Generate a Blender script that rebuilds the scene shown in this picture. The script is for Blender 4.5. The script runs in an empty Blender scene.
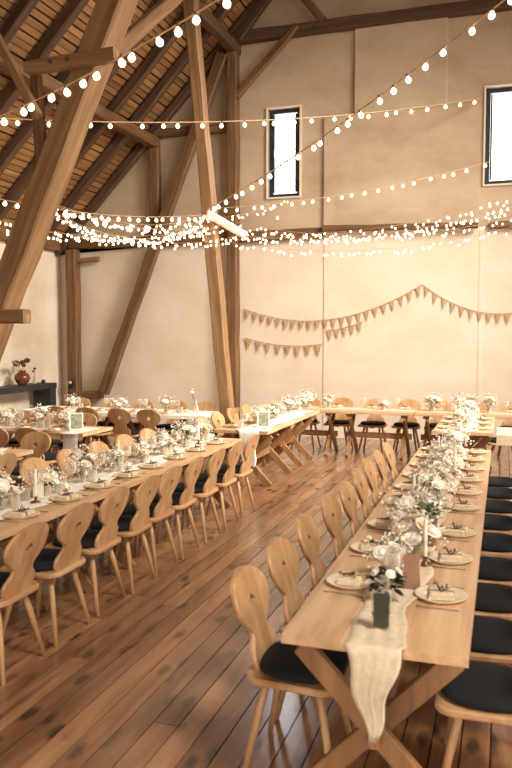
import bpy, math, random
from mathutils import Vector, Matrix, Quaternion
random.seed(7)
SC = bpy.context.scene
COL = SC.collection
R = math.radians
WY = 13.9      # gable wall face
HC = 1.95      # eye height

# ---------------------------------------------------------------- colour / materials
def lin(c):
    def f(v):
        v /= 255.0
        return v/12.92 if v <= .04045 else ((v+.055)/1.055)**2.4
    return (f(c[0]), f(c[1]), f(c[2]), 1)

def new_mat(name):
    m = bpy.data.materials.new(name); m.use_nodes = True
    nt = m.node_tree; b = nt.nodes['Principled BSDF']
    return m, nt, b

def ramp(nt, fac, stops):
    r = nt.nodes.new('ShaderNodeValToRGB')
    el = r.color_ramp.elements
    el[0].position = stops[0][0]; el[0].color = lin(stops[0][1])
    el[1].position = stops[-1][0]; el[1].color = lin(stops[-1][1])
    for p, c in stops[1:-1]:
        e = el.new(p); e.color = lin(c)
    nt.links.new(fac, r.inputs[0])
    return r.outputs[0]

def mixc(nt, a, b, fac, mode='MIX'):
    n = nt.nodes.new('ShaderNodeMix'); n.data_type = 'RGBA'; n.blend_type = mode
    for s, v in ((6, a), (7, b)):
        if hasattr(v, 'is_linked') or hasattr(v, 'links'): nt.links.new(v, n.inputs[s])
        else: n.inputs[s].default_value = v
    if isinstance(fac, (int, float)): n.inputs[0].default_value = fac
    else: nt.links.new(fac, n.inputs[0])
    return n.outputs[2]

def wood(name, dark, mid, light, axis='X', scale=1.0, rough=.5, knots=.0, bump=.15, island=False):
    m, nt, b = new_mat(name)
    tc = nt.nodes.new('ShaderNodeTexCoord')
    oi = nt.nodes.new('ShaderNodeObjectInfo')
    mul = nt.nodes.new('ShaderNodeVectorMath'); mul.operation = 'MULTIPLY'
    s = {'X': (.6, 9, 9), 'Y': (9, .6, 9), 'Z': (9, 9, .6)}[axis]
    mul.inputs[1].default_value = tuple(v*scale for v in s)
    add = nt.nodes.new('ShaderNodeVectorMath'); add.operation = 'ADD'
    sc = nt.nodes.new('ShaderNodeMath'); sc.operation = 'MULTIPLY'; sc.inputs[1].default_value = 37.0
    if island:
        g = nt.nodes.new('ShaderNodeNewGeometry'); nt.links.new(g.outputs['Random Per Island'], sc.inputs[0])
    else:
        nt.links.new(oi.outputs['Random'], sc.inputs[0])
    nt.links.new(tc.outputs['Object'], add.inputs[0]); nt.links.new(sc.outputs[0], add.inputs[1])
    nt.links.new(add.outputs[0], mul.inputs[0])
    n = nt.nodes.new('ShaderNodeTexNoise'); n.inputs['Scale'].default_value = 1.6
    n.inputs['Detail'].default_value = 6; n.inputs['Distortion'].default_value = .6
    nt.links.new(mul.outputs[0], n.inputs['Vector'])
    c = ramp(nt, n.outputs['Fac'], [(.25, dark), (.5, mid), (.75, light)])
    if knots:
        mk = nt.nodes.new('ShaderNodeVectorMath'); mk.operation = 'MULTIPLY'
        k = {'X': (1.2, 3.2, 3.2), 'Y': (3.2, 1.2, 3.2), 'Z': (3.2, 3.2, 1.2)}[axis]
        mk.inputs[1].default_value = k
        nt.links.new(add.outputs[0], mk.inputs[0])
        v = nt.nodes.new('ShaderNodeTexVoronoi'); v.inputs['Scale'].default_value = 1.0
        nt.links.new(mk.outputs[0], v.inputs['Vector'])
        kr = nt.nodes.new('ShaderNodeValToRGB'); kr.color_ramp.elements[0].color = (1, 1, 1, 1)
        kr.color_ramp.elements[0].position = .05
        kr.color_ramp.elements[1].color = (0, 0, 0, 1); kr.color_ramp.elements[1].position = .13
        nt.links.new(v.outputs['Distance'], kr.inputs[0])
        mm = nt.nodes.new('ShaderNodeMath'); mm.operation = 'MULTIPLY'; mm.inputs[1].default_value = knots
        nt.links.new(kr.outputs[0], mm.inputs[0])
        c = mixc(nt, c, lin(tuple(int(x*.55) for x in dark)), mm.outputs[0])
    if island:
        vr = nt.nodes.new('ShaderNodeMapRange'); vr.inputs[3].default_value = .78; vr.inputs[4].default_value = 1.15
        nt.links.new(g.outputs['Random Per Island'], vr.inputs[0])
        hs = nt.nodes.new('ShaderNodeHueSaturation'); nt.links.new(vr.outputs[0], hs.inputs['Value'])
        nt.links.new(c, hs.inputs['Color']); c = hs.outputs[0]
    nt.links.new(c, b.inputs['Base Color'])
    b.inputs['Roughness'].default_value = rough
    bp = nt.nodes.new('ShaderNodeBump'); bp.inputs['Strength'].default_value = bump; bp.inputs['Distance'].default_value = .01
    nt.links.new(n.outputs['Fac'], bp.inputs['Height']); nt.links.new(bp.outputs[0], b.inputs['Normal'])
    return m

def plain(name, c, rough=.6, metal=0, var=.12, scale=12, spec=None, sheen=0):
    m, nt, b = new_mat(name)
    tc = nt.nodes.new('ShaderNodeTexCoord')
    n = nt.nodes.new('ShaderNodeTexNoise'); n.inputs['Scale'].default_value = scale; n.inputs['Detail'].default_value = 4
    nt.links.new(tc.outputs['Object'], n.inputs['Vector'])
    lo = tuple(max(0, int(x*(1-var))) for x in c); hi = tuple(min(255, int(x*(1+var*.6))) for x in c)
    nt.links.new(ramp(nt, n.outputs['Fac'], [(.3, lo), (.7, hi)]), b.inputs['Base Color'])
    b.inputs['Roughness'].default_value = rough; b.inputs['Metallic'].default_value = metal
    if sheen: b.inputs['Sheen Weight'].default_value = sheen
    return m

def plaster(name, base, dark, light):
    m, nt, b = new_mat(name)
    tc = nt.nodes.new('ShaderNodeTexCoord')
    mp = nt.nodes.new('ShaderNodeMapping'); mp.inputs['Scale'].default_value = (1, 1, 1.6)
    nt.links.new(tc.outputs['Object'], mp.inputs[0])
    n = nt.nodes.new('ShaderNodeTexNoise'); n.inputs['Scale'].default_value = .8; n.inputs['Detail'].default_value = 7
    n.inputs['Roughness'].default_value = .62
    nt.links.new(mp.outputs[0], n.inputs['Vector'])
    c = ramp(nt, n.outputs['Fac'], [(.3, dark), (.5, base), (.7, light)])
    v = nt.nodes.new('ShaderNodeTexNoise'); v.inputs['Scale'].default_value = 1.7; v.inputs['Detail'].default_value = 9
    v.inputs['Distortion'].default_value = 1.5
    nt.links.new(tc.outputs['Object'], v.inputs['Vector'])
    cr = nt.nodes.new('ShaderNodeValToRGB'); e = cr.color_ramp.elements
    e[0].position = .493; e[0].color = (0, 0, 0, 1); e[1].position = .5; e[1].color = (1, 1, 1, 1)
    e2 = e.new(.507); e2.color = (0, 0, 0, 1)
    nt.links.new(v.outputs['Fac'], cr.inputs[0])
    mm = nt.nodes.new('ShaderNodeMath'); mm.operation = 'MULTIPLY'; mm.inputs[1].default_value = .12
    nt.links.new(cr.outputs[0], mm.inputs[0])
    c = mixc(nt, c, lin(tuple(int(x*.7) for x in dark)), mm.outputs[0])
    nt.links.new(c, b.inputs['Base Color']); b.inputs['Roughness'].default_value = .85
    f = nt.nodes.new('ShaderNodeTexNoise'); f.inputs['Scale'].default_value = 3.5; f.inputs['Detail'].default_value = 8
    nt.links.new(tc.outputs['Object'], f.inputs['Vector'])
    bp = nt.nodes.new('ShaderNodeBump'); bp.inputs['Strength'].default_value = .12; bp.inputs['Distance'].default_value = .04
    nt.links.new(f.outputs['Fac'], bp.inputs['Height']); nt.links.new(bp.outputs[0], b.inputs['Normal'])
    return m

def emis(name, c, s):
    m, nt, b = new_mat(name)
    b.inputs['Base Color'].default_value = lin(c)
    b.inputs['Emission Color'].default_value = lin(c); b.inputs['Emission Strength'].default_value = s
    return m

def glass(name, tint, alpha=.25, rough=.05):
    # thin clear glass: mostly see-through with a glossy skin
    m, nt, b = new_mat(name)
    out = nt.nodes['Material Output']
    tr = nt.nodes.new('ShaderNodeBsdfTransparent'); tr.inputs[0].default_value = lin(tint)
    b.inputs['Base Color'].default_value = lin(tint); b.inputs['Roughness'].default_value = rough
    b.inputs['Specular IOR Level'].default_value = 1.0
    lw = nt.nodes.new('ShaderNodeLayerWeight'); lw.inputs[0].default_value = .35
    mr = nt.nodes.new('ShaderNodeMapRange'); mr.inputs[3].default_value = alpha; mr.inputs[4].default_value = .85
    nt.links.new(lw.outputs['Facing'], mr.inputs[0])
    mx = nt.nodes.new('ShaderNodeMixShader')
    nt.links.new(mr.outputs[0], mx.inputs[0]); nt.links.new(tr.outputs[0], mx.inputs[1]); nt.links.new(b.outputs[0], mx.inputs[2])
    nt.links.new(mx.outputs[0], out.inputs[0])
    return m

def floor_mat():
    m, nt, b = new_mat('plank_floor')
    tc = nt.nodes.new('ShaderNodeTexCoord')
    g = nt.nodes.new('ShaderNodeNewGeometry')
    sc = nt.nodes.new('ShaderNodeMath'); sc.operation = 'MULTIPLY'; sc.inputs[1].default_value = 53
    nt.links.new(g.outputs['Random Per Island'], sc.inputs[0])
    add = nt.nodes.new('ShaderNodeVectorMath'); add.operation = 'ADD'
    nt.links.new(tc.outputs['Object'], add.inputs[0]); nt.links.new(sc.outputs[0], add.inputs[1])
    def mul(v):
        k = nt.nodes.new('ShaderNodeVectorMath'); k.operation = 'MULTIPLY'; k.inputs[1].default_value = v
        nt.links.new(add.outputs[0], k.inputs[0]); return k.outputs[0]
    n = nt.nodes.new('ShaderNodeTexNoise'); n.inputs['Scale'].default_value = 1.5; n.inputs['Detail'].default_value = 6
    n.inputs['Distortion'].default_value = .8
    nt.links.new(mul((9, .8, 9)), n.inputs['Vector'])
    c = ramp(nt, n.outputs['Fac'], [(.25, (98, 62, 38)), (.5, (146, 102, 68)), (.78, (182, 138, 100))])
    v = nt.nodes.new('ShaderNodeTexVoronoi'); v.voronoi_dimensions = '2D'; v.inputs['Scale'].default_value = 1
    dn = nt.nodes.new('ShaderNodeTexNoise'); dn.inputs['Scale'].default_value = 14
    nt.links.new(add.outputs[0], dn.inputs['Vector'])
    da = nt.nodes.new('ShaderNodeMix'); da.data_type = 'VECTOR'; da.inputs[0].default_value = .16
    nt.links.new(mul((5.5, 2.4, 1)), da.inputs[4]); 
    ds = nt.nodes.new('ShaderNodeVectorMath'); ds.operation = 'ADD'; nt.links.new(mul((5.5, 2.4, 1)), ds.inputs[0]); nt.links.new(dn.outputs['Color'], ds.inputs[1])
    nt.links.new(ds.outputs[0], da.inputs[5]); nt.links.new(da.outputs[1], v.inputs['Vector'])
    kr = nt.nodes.new('ShaderNodeValToRGB'); e = kr.color_ramp.elements
    e[0].position = .1; e[0].color = (1, 1, 1, 1); e[1].position = .22; e[1].color = (0, 0, 0, 1)
    nt.links.new(v.outputs['Distance'], kr.inputs[0])
    n2 = nt.nodes.new('ShaderNodeTexNoise'); n2.inputs['Scale'].default_value = 1.1; n2.inputs['Detail'].default_value = 2
    nt.links.new(add.outputs[0], n2.inputs['Vector'])
    k2 = nt.nodes.new('ShaderNodeMath'); k2.operation = 'MULTIPLY'
    nr = nt.nodes.new('ShaderNodeMapRange'); nr.inputs[1].default_value = .4; nr.inputs[2].default_value = .52
    nt.links.new(n2.outputs['Fac'], nr.inputs[0])
    nt.links.new(kr.outputs[0], k2.inputs[0]); nt.links.new(nr.outputs[0], k2.inputs[1])
    c = mixc(nt, c, lin((36, 22, 14)), k2.outputs[0])
    # worn patches of their own shape
    w = nt.nodes.new('ShaderNodeTexNoise'); w.inputs['Scale'].default_value = .9; w.inputs['Detail'].default_value = 5
    nt.links.new(tc.outputs['Object'], w.inputs['Vector'])
    wr = nt.nodes.new('ShaderNodeMapRange'); wr.inputs[1].default_value = .4; wr.inputs[2].default_value = .7
    wr.inputs[3].default_value = 0; wr.inputs[4].default_value = .35
    nt.links.new(w.outputs['Fac'], wr.inputs[0])
    c = mixc(nt, c, lin((192, 156, 124)), wr.outputs[0])
    vr = nt.nodes.new('ShaderNodeMapRange'); vr.inputs[3].default_value = .66; vr.inputs[4].default_value = 1.2
    nt.links.new(g.outputs['Random Per Island'], vr.inputs[0])
    hs = nt.nodes.new('ShaderNodeHueSaturation'); nt.links.new(vr.outputs[0], hs.inputs['Value']); nt.links.new(c, hs.inputs['Color'])
    b.inputs['Coat Weight'].default_value = .7; b.inputs['Coat Roughness'].default_value = .17
    nt.links.new(hs.outputs[0], b.inputs['Base Color'])
    rr = nt.nodes.new('ShaderNodeMapRange'); rr.inputs[3].default_value = .2; rr.inputs[4].default_value = .5
    nt.links.new(w.outputs['Fac'], rr.inputs[0]); nt.links.new(rr.outputs[0], b.inputs['Roughness'])
    bp = nt.nodes.new('ShaderNodeBump'); bp.inputs['Strength'].default_value = .25; bp.inputs['Distance'].default_value = .01
    nt.links.new(n.outputs['Fac'], bp.inputs['Height']); nt.links.new(bp.outputs[0], b.inputs['Normal'])
    return m

M = {}
M['floor'] = floor_mat()
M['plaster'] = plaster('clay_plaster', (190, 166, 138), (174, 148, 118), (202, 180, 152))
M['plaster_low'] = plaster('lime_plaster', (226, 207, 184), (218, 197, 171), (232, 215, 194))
M['plaster_white'] = plaster('white_plaster', (226, 210, 186), (214, 194, 166), (236, 222, 200))
M['old_plaster'] = plaster('old_plaster', (176, 144, 108), (150, 118, 84), (194, 164, 128))
M['timber'] = wood('old_timber', (80, 54, 32), (112, 79, 48), (140, 103, 66), 'X', 1.0, .65, .35)
M['timber_light'] = wood('pale_timber', (106, 76, 46), (138, 102, 66), (164, 126, 84), 'X', 1.0, .6, .3)
M['timber_dark'] = wood('dark_timber', (58, 39, 24), (84, 59, 38), (106, 78, 52), 'X', 1.0, .7, .3)
M['roofboard'] = wood('roof_boards', (124, 86, 50), (156, 112, 68), (180, 134, 86), 'Y', .6, .7, 0, .15, True)
M['chair'] = wood('chair_ash', (160, 116, 74), (190, 146, 102), (208, 168, 124), 'Z', .8, .42, .12)
M['chair_top'] = wood('chair_seat_wood', (160, 116, 74), (190, 146, 102), (208, 168, 124), 'X', .8, .42, .1)
M['table'] = wood('table_pine', (176, 134, 94), (204, 164, 122), (220, 186, 146), 'Y', .9, .5, .25, .12, True)
M['table_leg'] = wood('table_leg_pine', (120, 82, 48), (148, 106, 66), (170, 128, 84), 'Z', .9, .55, .2)
M['pad'] = plain('black_felt', (20, 20, 23), .95, 0, .2, 40)
M['linen'] = plain('cream_linen', (226, 206, 174), .9, 0, .06, 30, sheen=.2)
M['white_cloth'] = plain('white_cotton', (242, 234, 220), .9, 0, .05, 25, sheen=.2)
M['napkin'] = plain('oat_napkin', (230, 210, 178), .9, 0, .08, 30)
M['china'] = plain('cream_china', (226, 206, 174), .25, 0, .03)
M['steel'] = plain('steel', (200, 190, 175), .25, 1, .05)
M['twig'] = plain('dried_twig', (82, 54, 34), .8, 0, .3)
M['kraft'] = plain('kraft_paper', (150, 112, 86), .8, 0, .1)
M['kraft_light'] = plain('light_kraft', (184, 150, 112), .85, 0, .08, 8)
M['paper'] = plain('white_card', (240, 232, 216), .8, 0, .03)
M['leaf'] = plain('eucalyptus_leaf', (96, 106, 78), .6, 0, .3, 20)
M['leaf_pale'] = plain('dusty_green_leaf', (148, 150, 120), .65, 0, .25, 20)
M['moss'] = plain('moss_green', (36, 38, 20), .8, 0, .35, 60)
M['rose'] = plain('white_rose', (248, 240, 224), .75, 0, .06, 20)
M['blush'] = plain('blush_rose', (240, 222, 196), .75, 0, .08, 20)
M['dried'] = plain('dried_bloom', (96, 50, 40), .85, 0, .3, 30)
M['charcoal'] = plain('charcoal_board', (44, 46, 48), .6, 0, .2, 8)
M['amber'] = plain('amber_glaze', (112, 66, 38), .22, .2, .35, 6)
M['dark_metal'] = plain('dark_window_metal', (44, 48, 54), .5, .2, .1)
M['black'] = plain('black_plastic', (22, 20, 18), .5)
M['cord'] = plain('pale_flex', (196, 160, 120), .6)
M['brown_cord'] = plain('jute_cord', (170, 130, 92), .8)
M['socket'] = plain('bulb_socket', (120, 90, 62), .5)
M['bulb'] = emis('warm_bulb', (255, 226, 186), 3)
M['fairy'] = emis('fairy_bulb', (255, 226, 190), 3.2)
M['rope'] = emis('rope_light', (255, 222, 196), .18)
M['flame'] = emis('candle_flame', (255, 210, 140), 14)
M['wax'] = plain('candle_wax', (244, 232, 208), .5)
M['glass'] = glass('clear_glass', (250, 246, 238), .10)
M['block_glass'] = glass('block_glass', (250, 248, 236), .0, .3)
M['pane'] = glass('window_glass', (252, 252, 252), .04)
M['tinted'] = glass('amber_tint_glass', (196, 150, 116), .3)

# ---------------------------------------------------------------- mesh builder
class MB:
    def __init__(s): s.v = []; s.f = []; s.m = []
    def add(s, vs, fs, mi=0, mat=None):
        o = len(s.v)
        s.v += [tuple(mat @ Vector(p)) if mat else tuple(p) for p in vs]
        s.f += [tuple(i+o for i in f) for f in fs]; s.m += [mi]*len(fs); return s
    def box(s, c, d, mat=None, mi=0, bev=0):
        x, y, z = (k/2 for k in d)
        if bev <= 0:
            vs = [(c[0]+a*x, c[1]+b_*y, c[2]+e*z) for a in (-1, 1) for b_ in (-1, 1) for e in (-1, 1)]
            fs = [(0, 1, 3, 2), (4, 6, 7, 5), (0, 4, 5, 1), (2, 3, 7, 6), (0, 2, 6, 4), (1, 5, 7, 3)]
            return s.add(vs, fs, mi, mat)
        # chamfered box along its three axes
        b = bev; vs = []; idx = {}
        for a in (-1, 1):
            for b_ in (-1, 1):
                for e in (-1, 1):
                    for k in range(3):
                        p = [a*(x-b), b_*(y-b), e*(z-b)]
                        p[k] = (a*x, b_*y, e*z)[k]
                        idx[(a, b_, e, k)] = len(vs); vs.append((c[0]+p[0], c[1]+p[1], c[2]+p[2]))
        fs = []
        S = (-1, 1)
        for a in S:
            o = [(-1, -1), (1, -1), (1, 1), (-1, 1)]
            if a > 0:
                fs.append([idx[(a, p, q, 0)] for p, q in o]); fs.append([idx[(p, a, q, 1)] for p, q in o[::-1]]); fs.append([idx[(p, q, a, 2)] for p, q in o])
            else:
                fs.append([idx[(a, p, q, 0)] for p, q in o[::-1]]); fs.append([idx[(p, a, q, 1)] for p, q in o]); fs.append([idx[(p, q, a, 2)] for p, q in o[::-1]])
        for p in S:
            for q in S:
                fs.append([idx[(p, q, -1, 0)], idx[(p, q, 1, 0)], idx[(p, q, 1, 1)], idx[(p, q, -1, 1)]])
                fs.append([idx[(p, -1, q, 0)], idx[(p, 1, q, 0)], idx[(p, 1, q, 2)], idx[(p, -1, q, 2)]])
                fs.append([idx[(-1, p, q, 1)], idx[(1, p, q, 1)], idx[(1, p, q, 2)], idx[(-1, p, q, 2)]])
                for r in S: fs.append([idx[(p, q, r, 0)], idx[(p, q, r, 1)], idx[(p, q, r, 2)]])
        return s.add(vs, fs, mi, mat)
    def lathe(s, prof, n=16, mat=None, mi=0, cx=0, cy=0):
        vs = []; fs = []
        for r, z in prof:
            for i in range(n):
                a = 2*math.pi*i/n; vs.append((cx+r*math.cos(a), cy+r*math.sin(a), z))
        for j in range(len(prof)-1):
            for i in range(n):
                k = (i+1) % n; fs.append((j*n+i, j*n+k, (j+1)*n+k, (j+1)*n+i))
        if prof[0][0] > 1e-4: fs.append(tuple(range(n))[::-1])
        if prof[-1][0] > 1e-4: fs.append(tuple((len(prof)-1)*n+i for i in range(n)))
        return s.add(vs, fs, mi, mat)
    def tube(s, pts, r, n=8, mi=0, cap=True):
        pts = [Vector(p) for p in pts]; rr = r if isinstance(r, (list, tuple)) else [r]*len(pts)
        vs = []; fs = []
        up = Vector((0, 0, 1)); d0 = (pts[1]-pts[0]).normalized()
        if abs(d0.dot(up)) > .95: up = Vector((1, 0, 0))
        for i, p in enumerate(pts):
            d = (pts[min(i+1, len(pts)-1)]-pts[max(i-1, 0)]).normalized()
            a = d.cross(up).normalized(); b = a.cross(d).normalized()
            for k in range(n):
                t = 2*math.pi*k/n; vs.append(tuple(p+(a*math.cos(t)+b*math.sin(t))*rr[i]))
        for j in range(len(pts)-1):
            for i in range(n):
                k = (i+1) % n; fs.append((j*n+i, j*n+k, (j+1)*n+k, (j+1)*n+i))
        if cap: fs.append(tuple(range(n))[::-1]); fs.append(tuple((len(pts)-1)*n+i for i in range(n)))
        return s.add(vs, fs, mi)
    def prism(s, out, z0, z1, inset=0, mat=None, mi=0):
        # outline in XY extruded z0..z1, optional chamfer
        n = len(out); cx = sum(p[0] for p in out)/n; cy = sum(p[1] for p in out)/n
        def ring(k, z): return [(cx+(p[0]-cx)*k, cy+(p[1]-cy)*k, z) for p in out]
        mx = max(math.hypot(p[0]-cx, p[1]-cy) for p in out)
        if inset:
            k = 1-inset/mx; rings = [ring(k, z0), ring(1, z0+inset), ring(1, z1-inset), ring(k, z1)]
        else: rings = [ring(1, z0), ring(1, z1)]
        vs = sum(rings, []); fs = []
        for j in range(len(rings)-1):
            for i in range(n):
                q = (i+1) % n; fs.append((j*n+i, j*n+q, (j+1)*n+q, (j+1)*n+i))
        fs.append(tuple(range(n))[::-1]); fs.append(tuple((len(rings)-1)*n+i for i in range(n)))
        return s.add(vs, fs, mi, mat)
    def sphere(s, c, r, nu=10, nv=6, sq=(1, 1, 1), mi=0, jit=0):
        prof = []; vs = []; fs = []
        for j in range(nv+1):
            t = math.pi*j/nv
            for i in range(nu):
                a = 2*math.pi*i/nu; k = r*(1+random.uniform(-jit, jit))
                vs.append((c[0]+k*sq[0]*math.sin(t)*math.cos(a), c[1]+k*sq[1]*math.sin(t)*math.sin(a), c[2]+k*sq[2]*math.cos(t)))
        for j in range(nv):
            for i in range(nu):
                q = (i+1) % nu; fs.append((j*nu+i, (j+1)*nu+i, (j+1)*nu+q, j*nu+q))
        return s.add(vs, fs, mi)
    def mesh(s, name, mats, smooth=False):
        me = bpy.data.meshes.new(name); me.from_pydata(s.v, [], s.f)
        if not isinstance(mats, (list, tuple)): mats = [mats]
        for m in mats: me.materials.append(m)
        for p, i in zip(me.polygons, s.m): p.material_index = i; p.use_smooth = smooth
        me.validate(); me.update(); 
        return me
    def build(s, name, mats, parent=None, smooth=False, loc=None, fix=True):
        me = s.mesh(name, mats, smooth)
        if fix:
            import bmesh
            bm = bmesh.new(); bm.from_mesh(me)
            bmesh.ops.remove_doubles(bm, verts=bm.verts, dist=1e-6)
            bmesh.ops.recalc_face_normals(bm, faces=bm.faces); bm.to_mesh(me); bm.free()
        o = bpy.data.objects.new(name, me); COL.objects.link(o)
        if parent: o.parent = parent
        if loc: o.location = loc
        return o

def tag(o, label=None, cat=None, group=None, kind=None):
    if label: o['label'] = label
    if cat: o['category'] = cat
    if group: o['group'] = group
    if kind: o['kind'] = kind
    return o
def empty(name, loc=(0, 0, 0), rz=0, label=None, cat=None, group=None):
    o = bpy.data.objects.new(name, None); COL.objects.link(o); o.empty_display_size = .1
    o.location = loc; o.rotation_euler = (0, 0, rz); return tag(o, label, cat, group)
KIDS = {}
def kids(o):
    return [c for c in bpy.data.objects if c.parent == o]
def proto_tree(o): return (o, [proto_tree(c) for c in kids(o)])
def copy_tree(t, parent=None):
    o, ch = t
    c = o.copy(); COL.objects.link(c)
    if parent: c.parent = parent
    for k in ch: copy_tree(k, c)
    return c
class Proto:
    """first use is the original, later uses are copies"""
    def __init__(s, root): s.t = proto_tree(root); s.root = root; s.used = False
    def put(s, loc, rz, label, cat=None, group=None, scale=None):
        if not s.used: o = s.root; s.used = True
        else: o = copy_tree(s.t)
        o.location = loc; o.rotation_euler = (0, 0, rz)
        if 'group' in o.keys(): del o['group']
        tag(o, label, cat, group)
        if scale: o.scale = (scale,)*3
        return o
ORD = ['first', 'second', 'third', 'fourth', 'fifth', 'sixth', 'seventh', 'eighth', 'ninth', 'tenth', 'eleventh', 'twelfth', 'thirteenth',
       'fourteenth', 'fifteenth', 'sixteenth', 'seventeenth', 'eighteenth']

# ---------------------------------------------------------------- camera
cam = bpy.data.cameras.new('camera'); co = bpy.data.objects.new('camera', cam); COL.objects.link(co)
cam.sensor_fit = 'AUTO'; cam.sensor_width = 36; cam.lens = 36*747/768
pit = R(3.75); yaw = math.atan2(248, 747/math.cos(pit))
co.location = (0, 0, HC); co.rotation_euler = (math.pi/2-pit, 0, yaw)
cam.dof.use_dof = True; cam.dof.focus_distance = 9; cam.dof.aperture_fstop = 2.8
SC.camera = co

# ---------------------------------------------------------------- room shell
def struct(o): o['kind'] = 'structure'; return o
# floor: staggered planks along the hall
fb = MB(); random.seed(11)
x = -9.2; pw = .135
while x < 9.2:
    y = -4.4 - random.uniform(0, 3)
    while y < 14.2:
        L = random.uniform(3.0, 5.0)
        if x > 3 or x < -9.5: L = 6
        fb.box((x+pw/2, y+L/2, -.02), (pw-.007, L-.006, .04)); y += L
    x += pw
fb.box((0, 5, -.07), (18.6, 20, .04), mi=1)
struct(fb.build('floor', [M['floor'], M['black']], fix=False))

def roofz(x): return 12.74-abs(x)
# gable wall out of vertical strips around the two windows
def wall_strips(mb, xs, holes, y0, y1, zfun, split=0):
    for a, b in zip(xs[:-1], xs[1:]):
        if split:
            mb.add([(a, y0, 0), (b, y0, 0), (b, y1, 0), (a, y1, 0), (a, y0, split), (b, y0, split), (b, y1, split), (a, y1, split)], [(0, 1, 5, 4), (2, 3, 7, 6), (0, 3, 2, 1), (0, 4, 7, 3), (1, 2, 6, 5)], 0)
        h = [q for q in holes if q[0] <= a+1e-5 and q[1] >= b-1e-5]
        segs = [(split, None)] if not h else [(split, h[0][2]), (h[0][3], None)]
        for z0, z1 in segs:
            ta = z1 if z1 is not None else zfun(a); tb = z1 if z1 is not None else zfun(b)
            vs = [(a, y0, z0), (b, y0, z0), (b, y1, z0), (a, y1, z0), (a, y0, ta), (b, y0, tb), (b, y1, tb), (a, y1, ta)]
            mb.add(vs, [(0, 1, 5, 4), (2, 3, 7, 6), (4, 5, 6, 7), (0, 3, 2, 1), (0, 4, 7, 3), (1, 2, 6, 5)], 1 if split else 0)
wins = [(-4.36, -3.73, 4.58, 6.24), (-.38, .25, 4.58, 6.24)]
wb = MB()
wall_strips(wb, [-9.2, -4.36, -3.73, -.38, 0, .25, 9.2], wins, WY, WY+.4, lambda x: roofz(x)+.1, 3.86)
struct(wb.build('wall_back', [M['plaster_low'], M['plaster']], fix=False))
struct(MB().box((-9.2, 4.9, 2.0), (.4, 18.6, 4.0)).build('wall_left', M['plaster_white']))
# right wall with tall openings along the hall, daylight side
rb = MB()
ys = [-4.4, -2.5, .5, 2.5, 5.5, 7.5, 12.5, 13.9]
for i, (a, b) in enumerate(zip(ys[:-1], ys[1:])):
    if i % 2 == 0: rb.box((9.2, (a+b)/2, 2.0), (.4, b-a, 4.0))
    else:
        rb.box((9.2, (a+b)/2, .3), (.4, b-a, .6)); rb.box((9.2, (a+b)/2, 3.8), (.4, b-a, .4))
struct(rb.build('wall_right', M['plaster_white']))
fbk = MB(); wall_strips(fbk, [-9.2, -3, 0, 3, 9.2], [(-3, 3, .0, 3.6)], -4.8, -4.4, lambda x: roofz(x)+.1)
struct(fbk.build('wall_front', M['plaster']))

# protruding chimney breast on the gable
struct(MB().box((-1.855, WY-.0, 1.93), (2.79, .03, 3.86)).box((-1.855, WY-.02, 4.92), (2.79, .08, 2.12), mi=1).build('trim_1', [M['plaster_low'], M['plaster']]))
struct(MB().box((-1.865, WY-.02, 6.75), (1.65, .12, 1.55), bev=.015).build('trim_2', M['plaster']))
# slim pipe casing at the right edge of the breast
struct(MB().box((-.41, WY-.0, 2.0), (.06, .02, 3.6)).build('trim_3', M['plaster_low']))
struct(MB().box((-6.0, WY-.05, 7.0), (2.2, .1, .01)).build('trim_4', M['plaster'])) if False else None

# windows
for i, (a, b, z0, z1) in enumerate(wins):
    w = empty('window_%d' % (i+1), ((a+b)/2, WY+.12, z0)); struct(w)
    wd = b-a; h = z1-z0; f = MB(); t = .075
    f.box((-wd/2+t/2, 0, h/2), (t, .09, h)); f.box((wd/2-t/2, 0, h/2), (t, .09, h))
    f.box((0, 0, t/2), (wd-2*t, .09, t)); f.box((0, 0, h-t/2), (wd-2*t, .09, t))
    f.box((-wd/2+.095, -.03, h/2), (.03, .05, h-.2)); f.box((wd/2-.095, -.03, h/2), (.03, .05, h-.2))
    f.build('window_frame', M['dark_metal'], w)
    MB().box((0, .01, h/2), (wd-2*t, .012, h-2*t)).build('window_pane', M['pane'], w)
    MB().box((-wd/2+.1, -.07, h*.5), (.02, .03, .14), bev=.004).build('window_handle', M['dark_metal'], w)
    s = MB(); rv = .03
    s.box((-wd/2-rv/2, -.13, h/2), (rv, .06, h+.06)); s.box((wd/2+rv/2, -.13, h/2), (rv, .06, h+.06)); s.box((0, -.13, h+rv/2), (wd, .06, rv)); s.box((0, -.13, -rv/2), (wd, .06, rv))
    s.build('window_surround', M['plaster_white'], w)

# roof: boards with gaps over rafters
cb = MB(); random.seed(5)
pitch = math.atan(1.0)
for side in (-1, 1):
    rot = Matrix.Translation((0, 0, 0))
    L = 9.6*math.sqrt(2); n = int(L/.118)
    for k in range(n):
        s_ = (k+.5)*.118   # distance down-slope from ridge
        cx = side*s_*math.cos(pitch); cz = 12.74+.13-s_*math.sin(pitch)
        mat = Matrix.Translation((cx, 0, cz)) @ Matrix.Rotation(side*pitch, 4, 'Y')
        if side < 0:
            y = -4.6
            while y < 14.1:
                Ly = .8 if y > 0 else 4
                off = random.uniform(-.012, .012)
                cb.box((off, y+Ly/2, random.uniform(-.004, .004)), (.096, Ly-.004, .02), mat); y += Ly
        else:
            cb.box((0, 4.75, 0), (.112, 18.7, .02), mat)
    mat = Matrix.Translation((side*4.8, 4.75, 12.74-4.8+.18)) @ Matrix.Rotation(side*pitch, 4, 'Y')
    cb.box((0, 0, 0.02), (9.9*math.sqrt(2), 19.2, .04), mat, mi=1)
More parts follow.
